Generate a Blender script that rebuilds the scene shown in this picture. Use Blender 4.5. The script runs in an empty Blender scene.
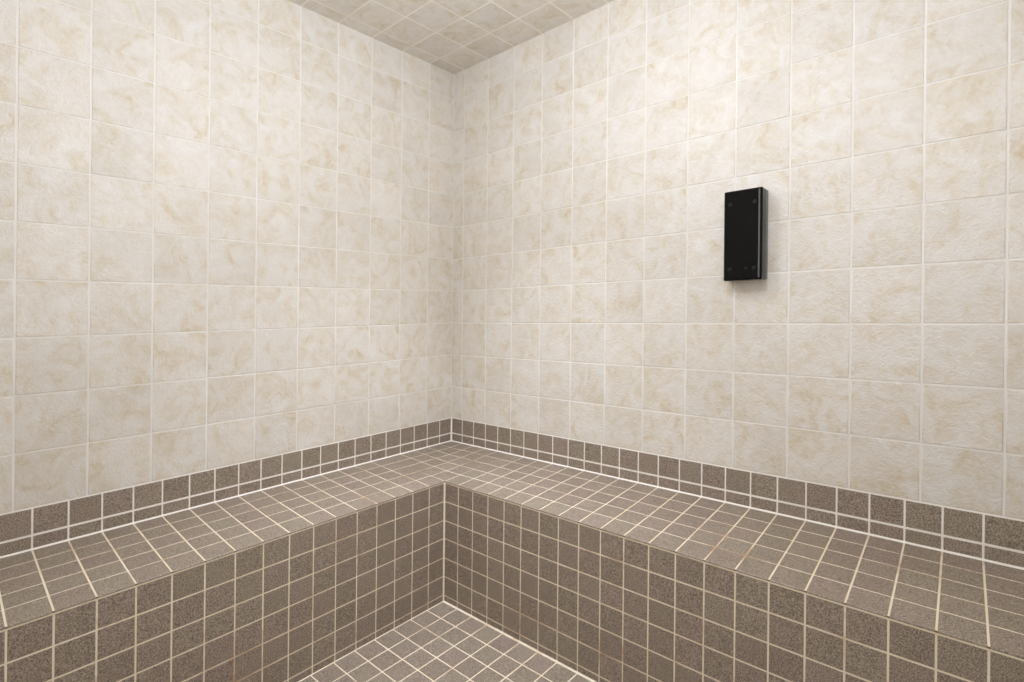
import bpy, math, random
from mathutils import Matrix, Vector
random.seed(11)

# ------------------------------------------------------------------ measures (one unit = one wall tile, 152.4 mm)
U = 0.1524
PS = 0.48821                 # pitch of the small brown tiles
KR, KL, AV = 0.43113, 1.01092, 0.9874
ZF, ZC = -6.7431, 7.72425    # floor, ceiling
ZB, ZM, Z0, ZE = -2.9439, -3.4208, -3.6702, -3.8008   # backsplash top / joint, seat at the wall / at its front edge
D, E = 2.47639, 0.03264      # seat depth, offset of the riser joints
FX, FY = 2.48231, 2.50471
XM, YM = 15.2, 14.2          # size of the room
RZ = [-4.299, -4.765, -5.205, -5.676, -6.128, -6.588]  # riser courses

def W(x, y, z):              # the courses run a touch out of level, as they do in the room
    return Vector((x*U, y*U, (z + 0.01855*x + 0.01906*y - ZF)*U))

# ------------------------------------------------------------------ node helpers
def srgb(r, g, b):
    f = lambda c: c/12.92 if c <= 0.04045 else ((c+0.055)/1.055)**2.4
    return (f(r/255), f(g/255), f(b/255), 1)

class NT:
    def __init__(s, name):
        s.m = bpy.data.materials.new(name); s.m.use_nodes = True
        s.t = s.m.node_tree; s.bsdf = s.t.nodes['Principled BSDF']
    def n(s, kind, **kw):
        nd = s.t.nodes.new(kind)
        for k, v in kw.items():
            if k.startswith('i_'): nd.inputs[k[2:].replace('_', ' ')].default_value = v
            else: setattr(nd, k, v)
        return nd
    def l(s, a, b): s.t.links.new(a, b)
    def mixc(s, fac, a, b, mode='MIX'):
        nd = s.t.nodes.new('ShaderNodeMix'); nd.data_type = 'RGBA'; nd.blend_type = mode
        for sock, v in ((nd.inputs[0], fac), (nd.inputs[6], a), (nd.inputs[7], b)):
            if hasattr(v, 'links'): s.l(v, sock)
            else: sock.default_value = v
        return nd.outputs[2]
    def ramp(s, fac, stops):
        nd = s.t.nodes.new('ShaderNodeValToRGB'); cr = nd.color_ramp
        while len(cr.elements) < len(stops): cr.elements.new(0.5)
        for e, (p, c) in zip(cr.elements, stops): e.position = p; e.color = c
        s.l(fac, nd.inputs[0]); return nd.outputs[0]
    def math(s, op, a, b):
        nd = s.t.nodes.new('ShaderNodeMath'); nd.operation = op
        for sock, v in ((nd.inputs[0], a), (nd.inputs[1], b)):
            if hasattr(v, 'links'): s.l(v, sock)
            else: sock.default_value = v
        return nd.outputs[0]
    def coords(s):               # position on the tile, shifted tile by tile
        tc = s.n('ShaderNodeTexCoord'); at = s.n('ShaderNodeAttribute', attribute_name='tile')
        ad = s.n('ShaderNodeVectorMath', operation='ADD')
        s.l(tc.outputs['Object'], ad.inputs[0]); s.l(at.outputs['Vector'], ad.inputs[1])
        return ad.outputs[0], at, tc
    def noise(s, vec, scale, detail=2, rough=0.5, dist=0.0):
        nd = s.n('ShaderNodeTexNoise', i_Scale=scale, i_Detail=detail, i_Roughness=rough, i_Distortion=dist)
        s.l(vec, nd.inputs['Vector']); return nd.outputs[0]
    def bump(s, h, strength, dist):
        nd = s.n('ShaderNodeBump', i_Strength=strength, i_Distance=dist)
        s.l(h, nd.inputs['Height']); s.l(nd.outputs[0], s.bsdf.inputs['Normal'])

K = lambda v: (v, v, v, 1)

def cream_tile():
    t = NT('cream_marbled_ceramic'); v, at, tc = t.coords()
    a = t.noise(v, 13, 5, 0.62, 1.3); b = t.noise(v, 30, 6, 0.66, 2.2); c = t.noise(v, 6, 3, 0.5, 0.6)
    col = t.ramp(a, [(0.30, srgb(232, 227, 219)), (0.47, srgb(228, 220, 208)), (0.59, srgb(222, 211, 192)), (0.73, srgb(211, 193, 160))])
    col = t.mixc(t.ramp(b, [(0.44, K(0)), (0.72, K(0.55))]), col, srgb(236, 232, 228))
    col = t.mixc(t.ramp(c, [(0.50, K(0)), (0.80, K(0.45))]), col, srgb(212, 202, 188))
    sp = t.n('ShaderNodeSeparateXYZ'); t.l(at.outputs['Vector'], sp.inputs[0])
    fr = t.math('FRACT', sp.outputs[0], 0.0)
    g = t.n('ShaderNodeMapRange'); t.l(fr, g.inputs[0]); g.inputs[3].default_value = 0.965; g.inputs[4].default_value = 1.03
    cb = t.n('ShaderNodeCombineColor')
    for i in range(3): t.l(g.outputs[0], cb.inputs[i])
    col = t.mixc(1.0, col, cb.outputs[0], 'MULTIPLY')
    t.l(col, t.bsdf.inputs['Base Color'])
    t.bsdf.inputs['Roughness'].default_value = 0.29
    t.bsdf.inputs['Specular IOR Level'].default_value = 0.45
    h = t.math('ADD', t.noise(v, 60, 5, 0.62, 1.5), t.math('MULTIPLY', t.noise(v, 190, 3, 0.6, 0.5), 0.35))
    t.bump(h, 0.75, 0.0035)
    return t.m

def cream_grout():
    t = NT('pale_wall_grout'); tc = t.n('ShaderNodeTexCoord'); v = tc.outputs['Object']
    col = t.ramp(t.noise(v, 3.2, 3), [(0.35, srgb(233, 227, 217)), (0.65, srgb(242, 238, 231))])
    t.l(col, t.bsdf.inputs['Base Color']); t.bsdf.inputs['Roughness'].default_value = 0.8
    t.bump(t.noise(v, 900, 2), 0.2, 0.0006)
    return t.m

def brown_tile():
    t = NT('brown_speckled_porcelain'); v, at, tc = t.coords()
    f = t.noise(v, 330, 2, 0.75); m = t.noise(v, 45, 3, 0.55); f2 = t.noise(v, 620, 1, 0.5)
    base = t.ramp(m, [(0.3, srgb(153, 139, 126)), (0.7, srgb(163, 148, 133))])
    base = t.mixc(t.ramp(f, [(0.52, K(0)), (0.66, K(0.8))]), base, srgb(203, 190, 174))
    base = t.mixc(t.ramp(f, [(0.34, K(0.9)), (0.48, K(0))]), base, srgb(92, 78, 72))
    base = t.mixc(t.ramp(f2, [(0.58, K(0)), (0.66, K(0.75))]), base, srgb(84, 74, 70))
    sp = t.n('ShaderNodeSeparateXYZ'); t.l(at.outputs['Vector'], sp.inputs[0])
    fr = t.math('FRACT', sp.outputs[0], 0.0); fr2 = t.math('FRACT', sp.outputs[1], 0.0)
    base = t.mixc(1.0, base, t.ramp(fr, [(0.0, srgb(244, 243, 242)), (1.0, srgb(255, 255, 255))]), 'MULTIPLY')
    base = t.mixc(1.0, base, t.ramp(fr2, [(0.0, srgb(255, 250, 249)), (1.0, srgb(254, 255, 247))]), 'MULTIPLY')
    t.l(base, t.bsdf.inputs['Base Color'])
    t.bsdf.inputs['Roughness'].default_value = 0.4
    t.bsdf.inputs['Specular IOR Level'].default_value = 0.5
    t.bump(f, 0.25, 0.0006)
    return t.m

def sand_grout():                # pale sanded grout with rusty water marks
    t = NT('sand_grout_rust_marked'); tc = t.n('ShaderNodeTexCoord'); v = tc.outputs['Object']
    col = t.ramp(t.noise(v, 9, 3), [(0.35, srgb(236, 220, 192)), (0.65, srgb(245, 233, 210))])
    ru = t.ramp(t.noise(v, 4.6, 4, 0.65), [(0.54, K(0)), (0.69, K(0.8))])
    col = t.mixc(ru, col, srgb(188, 140, 96))
    t.l(col, t.bsdf.inputs['Base Color']); t.bsdf.inputs['Roughness'].default_value = 0.85
    t.bump(t.noise(v, 900, 2), 0.25, 0.0006)
    return t.m

def clean_grout():
    t = NT('pale_grout_clean'); tc = t.n('ShaderNodeTexCoord'); v = tc.outputs['Object']
    col = t.ramp(t.noise(v, 9, 3), [(0.35, srgb(242, 234, 222)), (0.65, srgb(250, 245, 235))])
    t.l(col, t.bsdf.inputs['Base Color']); t.bsdf.inputs['Roughness'].default_value = 0.8
    return t.m

def plain(name, col, rough, spec=0.5, coat=0.0, noise=0.0):
    t = NT(name); tc = t.n('ShaderNodeTexCoord')
    c2 = tuple(min(1, x*(1+noise)) for x in col[:3])+(1,)
    t.l(t.ramp(t.noise(tc.outputs['Object'], 60, 3), [(0.3, col), (0.7, c2)]), t.bsdf.inputs['Base Color'])
    t.bsdf.inputs['Roughness'].default_value = rough
    t.bsdf.inputs['Specular IOR Level'].default_value = spec
    t.bsdf.inputs['Coat Weight'].default_value = coat
    t.bsdf.inputs['Coat Roughness'].default_value = 0.05
    return t.m

M_CREAM, M_CGROUT, M_BROWN, M_SGROUT, M_PGROUT = cream_tile(), cream_grout(), brown_tile(), sand_grout(), clean_grout()
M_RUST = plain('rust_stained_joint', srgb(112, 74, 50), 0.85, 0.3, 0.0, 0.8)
M_BLACK = plain('gloss_black_plastic', srgb(11, 10, 9), 0.10, 0.17, 0.0, 0.0)
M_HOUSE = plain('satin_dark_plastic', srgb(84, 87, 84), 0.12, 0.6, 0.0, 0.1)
M_CAP = plain('dark_screw_cap_plastic', srgb(14, 14, 13), 0.08, 0.5, 0.0, 0.0)
M_DOT = plain('smoked_sensor_lens', srgb(34, 29, 26), 0.08, 0.4, 0.0, 0.1)

# ------------------------------------------------------------------ mesh helpers
class MB:
    def __init__(s): s.v, s.f, s.mi, s.sm, s.at = [], [], [], [], []
    def face(s, pts, mi=0, smooth=False, at=(0, 0, 0)):
        b = len(s.v); s.v += [Vector(p) for p in pts]
        s.f.append(tuple(range(b, b+len(pts)))); s.mi.append(mi); s.sm.append(smooth); s.at.append(at)
    def rings(s, rings, mi, at, cap=True, smooth=True, cap0=False):
        b = len(s.v); n = len(rings[0])
        for r in rings: s.v += [Vector(p) for p in r]
        for k in range(len(rings)-1):
            for i in range(n):
                j = (i+1) % n
                s.f.append((b+k*n+i, b+k*n+j, b+(k+1)*n+j, b+(k+1)*n+i)); s.mi.append(mi); s.sm.append(smooth and k > 0); s.at.append(at)
        if cap:
            k = len(rings)-1
            s.f.append(tuple(b+k*n+i for i in range(n))); s.mi.append(mi); s.sm.append(False); s.at.append(at)
        if cap0:
            s.f.append(tuple(b+i for i in reversed(range(n)))); s.mi.append(mi); s.sm.append(False); s.at.append(at)
    def build(s, name, mats, parent=None, origin=None):
        o0 = Vector(origin) if origin is not None else Vector((0, 0, 0))
        me = bpy.data.meshes.new(name)
        me.from_pydata([p-o0 for p in s.v], [], s.f)
        for m in mats: me.materials.append(m)
        me.polygons.foreach_set('material_index', s.mi)
        me.polygons.foreach_set('use_smooth', s.sm)
        me.attributes.new('tile', 'FLOAT_VECTOR', 'FACE')
        me.attributes['tile'].data.foreach_set('vector', [c for p in s.at for c in p])
        me.update()
        o = bpy.data.objects.new(name, me); bpy.context.scene.collection.objects.link(o)
        if parent is not None: o.parent = parent
        else: o.location = o0
        return o

def tiles(mb, ub, vb, fn, gap, h, bev, jit=0.0, keep=None, flip=False, gap_v=None):
    """ub, vb: joint positions; fn(u,v,h) -> world point, h rising out of the grout bed.  slot 0 tile, slot 1 grout."""
    g = gap/2; gv = g if gap_v is None else gap_v/2
    od = (lambda r: list(reversed(r))) if flip else (lambda r: r)
    for i in range(len(ub)-1):
        for j in range(len(vb)-1):
            u0, u1, v0, v1 = ub[i], ub[i+1], vb[j], vb[j+1]
            if keep and not keep((u0+u1)/2, (v0+v1)/2): continue
            mb.face(od([fn(u0, v0, 0), fn(u1, v0, 0), fn(u1, v1, 0), fn(u0, v1, 0)]), 1)
            a0, a1, b0, b1 = u0+g, u1-g, v0+gv, v1-gv
            if a1-a0 < 0.03 or b1-b0 < 0.03: continue
            at = (random.uniform(0, 40), random.uniform(0, 40), random.uniform(0, 40))
            dh = [random.gauss(0, jit) for _ in range(4)]
            bb = min(bev, (a1-a0)/3, (b1-b0)/3)
            R = []
            for ins, hh in ((0, 0), (0, h*0.45), (bb*0.35, h*0.82), (bb, h)):
                k = hh/h
                R.append(od([fn(a0+ins, b0+ins, hh+dh[0]*k), fn(a1-ins, b0+ins, hh+dh[1]*k),
                             fn(a1-ins, b1-ins, hh+dh[2]*k), fn(a0+ins, b1-ins, hh+dh[3]*k)]))
            mb.rings(R, 0, at)

def joints(start, step, lo, hi, tol=0.04):
    k = math.ceil((lo-start)/step); out = [lo]
    while start+k*step < hi-tol:
        x = start+k*step
        if x > lo+tol: out.append(x)
        k += 1
    return out+[hi]

def strip(mb, pts, mi):          # a fillet of grout or caulk between two lines
    for (a, b), (c, d) in zip(pts[:-1], pts[1:]): mb.face([a, b, d, c], mi)

def structure(o): o['kind'] = 'structure'; return o
def thing(name, loc, label, cat):
    o = bpy.data.objects.new(name, None); bpy.context.scene.collection.objects.link(o)
    o.location = loc; o.empty_display_size = 0.05; o['label'] = label; o['category'] = cat
    return o

HB = 0.008                        # how far the big tiles stand out of their grout
GB, BB, JB = 0.034, 0.014, 0.0018
LAP = 0.03                        # tiles butt into the corners without a joint
zrows = [ZB]+[AV*r for r in range(-2, 8)]+[ZC+LAP]
# ------------------------------------------------------------------ walls, ceiling
mb = MB(); tiles(mb, joints(KR, 1, -LAP, XM+LAP), zrows, lambda u, v, h: W(u, -h+HB, v), GB, HB, BB, JB, gap_v=0.024)
structure(mb.build('wall_right', [M_CREAM, M_CGROUT]))
mb = MB(); tiles(mb, joints(KL, 1, -LAP, YM+LAP), zrows, lambda u, v, h: W(h-HB, -u, v), GB, HB, BB, JB, flip=True, gap_v=0.024)
structure(mb.build('wall_left', [M_CREAM, M_CGROUT]))
full = [ZF, ZF+0.6, ZF+1.6, ZF+2.6, ZF+3.6]+[AV*r for r in range(-2, 8)]+[ZC+LAP]
mb = MB(); tiles(mb, joints(KR, 1, -LAP, XM+LAP), full, lambda u, v, h: W(u, -YM+h-HB, v), GB, HB, BB, JB, flip=True)
structure(mb.build('wall_back', [M_CREAM, M_CGROUT]))
mb = MB(); tiles(mb, joints(KL, 1, -LAP, YM+LAP), full, lambda u, v, h: W(XM-h+HB, -u, v), GB, HB, BB, JB)
structure(mb.build('wall_side', [M_CREAM, M_CGROUT]))
mb = MB(); tiles(mb, joints(KR, 1, -LAP, XM+LAP), joints(KL, 1, -LAP, YM+LAP), lambda u, v, h: W(u, -v, ZC+(0.004-h)), 0.046, 0.003, 0.006, 0.0006)
structure(mb.build('ceiling', [M_CREAM, M_PGROUT]))

# ------------------------------------------------------------------ floor
HS, GS, BS, JS = 0.006, 0.027, 0.007, 0.0008
mb = MB(); tiles(mb, joints(FX, PS, D, XM), joints(FY, PS, D, YM), lambda u, v, h: W(u, -v, ZF+h-HS), GS, HS, BS, JS, flip=True)
strip(mb, [(W(D, -D, ZF+0.028), W(D, -D-0.034, ZF+0.001)), (W(XM, -D, ZF+0.028), W(XM, -D-0.034, ZF+0.001))], 1)
strip(mb, [(W(D+0.016, -D, ZF+0.001), W(D, -D, ZF+0.014)), (W(D+0.016, -YM, ZF+0.001), W(D, -YM, ZF+0.014))], 1)
structure(mb.build('floor', [M_BROWN, M_SGROUT]))

# ------------------------------------------------------------------ brown skirting course above the seat
nR, nL = joints(0, PS, 0, XM), joints(0, PS, 0, YM)
OUT = 0.008
mb = MB(); tiles(mb, nR, [Z0, ZM, ZB], lambda u, v, h: W(u, -h-OUT+HS, v), 0.029, HS, BS, JS, gap_v=0.040)
strip(mb, [(W(0, -0.005, ZB-0.016), W(0, 0.02, ZB+0.02)), (W(XM, -0.005, ZB-0.016), W(XM, 0.02, ZB+0.02))], 1)
strip(mb, [(W(0, -0.038, Z0-0.002), W(0, -OUT, Z0+0.024)), (W(XM, -0.038, Z0-0.002), W(XM, -OUT, Z0+0.024))], 1)
structure(mb.build('trim_1', [M_BROWN, M_PGROUT]))
mb = MB(); tiles(mb, nL, [Z0, ZM, ZB], lambda u, v, h: W(h+OUT-HS, -u, v), 0.029, HS, BS, JS, gap_v=0.040, flip=True)
strip(mb, [(W(-0.02, 0, ZB+0.02), W(0.005, 0, ZB-0.016)), (W(-0.02, -YM, ZB+0.02), W(0.005, -YM, ZB-0.016))], 1)
strip(mb, [(W(OUT, 0, Z0+0.024), W(0.038, 0, Z0-0.002)), (W(OUT, -YM, Z0+0.024), W(0.038, -YM, Z0-0.002))], 1)
strip(mb, [(W(0.006, -0.045, Z0), W(0.045, -0.006, Z0)), (W(0.006, -0.045, ZB), W(0.045, -0.006, ZB))], 1)
structure(mb.build('trim_2', [M_BROWN, M_PGROUT]))

# ------------------------------------------------------------------ the bench
org = W(D, -D, ZF)
bench = thing('tiled_bench', org, 'L-shaped built-in corner bench clad in brown speckled square tiles with pale grout', 'bench')
def seat_z(x, y): return Z0+(ZE-Z0)*max(0, min(x, -y))/D
TH = 0.056                        # edge tile thickness seen on the front
ux = [k*PS for k in range(5)]+[D]+[k*PS+E for k in range(6, 200) if k*PS+E < XM-0.05]+[XM]
vy = [k*PS for k in range(5)]+[D]+[k*PS+E for k in range(6, 200) if k*PS+E < YM-0.05]+[YM]
def seat_pt(u, v, h):
    # joints lie on the wall grid at the back and drift by E towards the front edge
    x, y = u, v
    if u > D and v <= D: x = u-E*(1-v/D)
    if v > D and u <= D: y = v-E*(1-u/D)
    return W(x, -y, seat_z(x, -y)+h-HS)
mb = MB()
tiles(mb, ux, vy, seat_pt, GS, HS, BS, JS, keep=lambda u, v: u < D or v < D, flip=True)
# rounded nosing of the edge tiles, tile by tile, over the riser
def nose(breaks, pt):
    for a, b in zip(breaks[:-1], breaks[1:]):
        a += GS/2; b -= GS/2
        if b-a < 0.03: continue
        prof = [(-0.03, ZE), (0.001, ZE-0.001), (0.008, ZE-0.007), (0.0095, ZE-0.020), (0.006, ZE-0.026), (-0.03, ZE-0.026)]
        at = tuple(random.uniform(0, 40) for _ in range(3))
        mb.rings([[pt(a, o, z) for o, z in prof], [pt(b, o, z) for o, z in prof]], 0, at, cap=True, smooth=False, cap0=True)
    lo, hi = breaks[0], breaks[-1]
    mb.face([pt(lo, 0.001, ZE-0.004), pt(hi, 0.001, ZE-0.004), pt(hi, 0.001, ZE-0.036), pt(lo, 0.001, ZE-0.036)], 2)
    for z0, z1, o0, o1 in ((ZE-0.030, ZE-0.033, 0.001, 0.007), (ZE-0.033, ZE-0.054, 0.007, 0.003)):   # the joint under the edge tiles
        mb.face([pt(lo, o0, z0), pt(hi, o0, z0), pt(hi, o1, z1), pt(lo, o1, z1)], 1)
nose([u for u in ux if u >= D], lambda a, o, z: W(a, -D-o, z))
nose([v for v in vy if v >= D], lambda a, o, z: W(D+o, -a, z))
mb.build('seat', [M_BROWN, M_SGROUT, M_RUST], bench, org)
rz = [ZF]+sorted(RZ)+[ZE-0.0365]
mb = MB(); tiles(mb, [u for u in ux if u >= D], rz, lambda u, v, h: W(u, -D-h+HS-0.002, v), GS, HS, BS, JS)
strip(mb, [(W(D+0.002, -D-0.032, ZF), W(D+0.032, -D-0.002, ZF)), (W(D+0.002, -D-0.032, ZE-0.05), W(D+0.032, -D-0.002, ZE-0.05))], 1)
mb.build('riser', [M_BROWN, M_SGROUT], bench, org)
mb = MB(); tiles(mb, [v for v in vy if v >= D], rz, lambda u, v, h: W(D+h-HS+0.002, -u, v), GS, HS, BS, JS, flip=True)
mb.build('riser', [M_BROWN, M_SGROUT], bench, org)

# ------------------------------------------------------------------ black box on the right wall
X0, X1, B0, B1 = 8.345, 9.060, 0.850, 2.620
TILT = 0.01855*8.7
base = W((X0+X1)/2, 0, (B0+B1)/2)
box = thing('wall_box', base, 'tall slim gloss black box mounted on the right-hand cream tiled wall', 'wall box')
def rect(x0, x1, z0, z1, y, r=0.03, n=4):
    pts = []
    for cx, cz, a0 in ((x1-r, z1-r, 0), (x0+r, z1-r, 90), (x0+r, z0+r, 180), (x1-r, z0+r, 270)):
        for k in range(n+1):
            a = math.radians(a0+90*k/n); pts.append(W(cx+r*math.cos(a), y, cz+r*math.sin(a)))
    return list(reversed(pts))
mb = MB()                          # back housing
c = 0.004
mb.rings([rect(X0+c, X1-c, B0+c, B1-c, y) for y in (0.0, -0.1, -0.245)], 0, (0, 0, 0), smooth=True, cap0=True)
mb.build('housing', [M_HOUSE], box, base)
mb = MB()                          # front cover: rim, chamfer, slightly sunk face
R = [rect(X0+0.02, X1-0.02, B0+0.02, B1-0.02, -0.245), rect(X0, X1, B0, B1, -0.262), rect(X0, X1, B0, B1, -0.360),
     rect(X0+0.006, X1-0.006, B0+0.006, B1-0.006, -0.378), rect(X0+0.034, X1-0.034, B0+0.034, B1-0.034, -0.400),
     rect(X0+0.044, X1-0.044, B0+0.044, B1-0.044, -0.400)]
mb.rings(R, 0, (0, 0, 0), smooth=False, cap0=True)
mb.build('front_cover', [M_BLACK], box, base)
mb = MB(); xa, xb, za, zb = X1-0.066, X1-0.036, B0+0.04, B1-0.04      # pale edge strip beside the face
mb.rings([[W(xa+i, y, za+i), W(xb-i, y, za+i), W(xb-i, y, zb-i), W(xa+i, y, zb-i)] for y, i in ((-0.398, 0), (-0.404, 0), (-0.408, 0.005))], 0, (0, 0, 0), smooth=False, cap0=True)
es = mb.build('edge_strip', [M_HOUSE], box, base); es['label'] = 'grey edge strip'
def disc(cx, cz, r, y0, y1, rim, mat, name):
    mb = MB(); n = 20
    ring = lambda rr, y: list(reversed([W(cx+rr*math.cos(2*math.pi*k/n), y, cz+rr*math.sin(2*math.pi*k/n)) for k in range(n)]))
    mb.rings([ring(r, y0), ring(r, y1+0.004), ring(r-rim*0.3, y1), ring(r-rim, y1), ring(r-rim*1.3, y1+0.005)], 0, (0, 0, 0), cap0=True)
    return mb.build(name, [mat], box, base)
for cx, cz in ((8.470, 2.350), (8.925, 2.350), (8.470, 1.085), (8.925, 1.085)):
    disc(cx, cz, 0.042, -0.398, -0.407, 0.009, M_CAP, 'screw_cap')
disc(8.775, 1.085, 0.020, -0.398, -0.408, 0.007, M_DOT, 'sensor_lens')

# ------------------------------------------------------------------ light
def area(name, loc, target, size, power, col, size_y=None, spread=180):
    d = bpy.data.lights.new(name, 'AREA'); d.energy = power; d.color = col
    d.shape = 'DISK' if size_y is None else 'RECTANGLE'; d.size = size
    if size_y: d.size_y = size_y
    d.spread = math.radians(spread)
    o = bpy.data.objects.new(name, d); bpy.context.scene.collection.objects.link(o)
    o.location = loc; o.rotation_euler = (Vector(target)-Vector(loc)).to_track_quat('-Z', 'Y').to_euler()
    return o
def globe(name, loc, power, col, size):
    d = bpy.data.lights.new(name, 'POINT'); d.energy = power; d.color = col; d.shadow_soft_size = size
    o = bpy.data.objects.new(name, d); bpy.context.scene.collection.objects.link(o); o.location = loc
DAY = (0.872, 0.946, 1.078)
globe('ceiling_globe_light', W(9.3, -8.4, ZC-2.0), 19, DAY, 0.10)
globe('corner_fill_light', W(6.2, -5.5, ZC-1.6), 9.5, DAY, 0.10)  # extra fill added out of view to lift the corner and ceiling, no lamp known
area('seat_fill_light', W(4.6, -4.4, ZC-0.1), W(4.1, -3.9, 0), 0.2, 3.4, DAY, spread=70)  # added fill with no fitting behind it, brightens seat and floor near the corner
area('rear_fill_light', W(12.9, -11.95, 2.2), W(4, -4, 1.5), 0.35, 4.0, DAY, size_y=0.5)  # unseen panel added behind the camera for glare on the walls, no doorway
w = bpy.data.worlds.new('World'); bpy.context.scene.world = w; w.use_nodes = True
w.node_tree.nodes['Background'].inputs[0].default_value = (0.8, 0.85, 0.9, 1)
w.node_tree.nodes['Background'].inputs[1].default_value = 0.0

# ------------------------------------------------------------------ camera
yaw, pitch, roll, f = 0.73305, -0.00117, 0.01047, 524.31084
fw = Vector((-math.sin(yaw)*math.cos(pitch), math.cos(yaw)*math.cos(pitch), math.sin(pitch)))
r0 = Vector((math.cos(yaw), math.sin(yaw), 0)); u0 = r0.cross(fw)
r = r0*math.cos(roll)+u0*math.sin(roll); u = -r0*math.sin(roll)+u0*math.cos(roll)
cd = bpy.data.cameras.new('Camera'); cd.sensor_width = 36; cd.lens = f/1024*36
cd.shift_x = 9.01554/1024; cd.shift_y = -27/1024; cd.clip_start = 0.02
cam = bpy.data.objects.new('Camera', cd); bpy.context.scene.collection.objects.link(cam)
m = Matrix((r, u, -fw)).transposed().to_4x4()
m.translation = Vector((12.08001*U, -11.07714*U, (0.31168-ZF)*U))
cam.matrix_world = m
bpy.context.scene.camera = cam

vs = bpy.context.scene.view_settings
vs.view_transform = 'Standard'; vs.look = 'None'; vs.gamma = 1; vs.use_curve_mapping = False; vs.exposure = 0.0
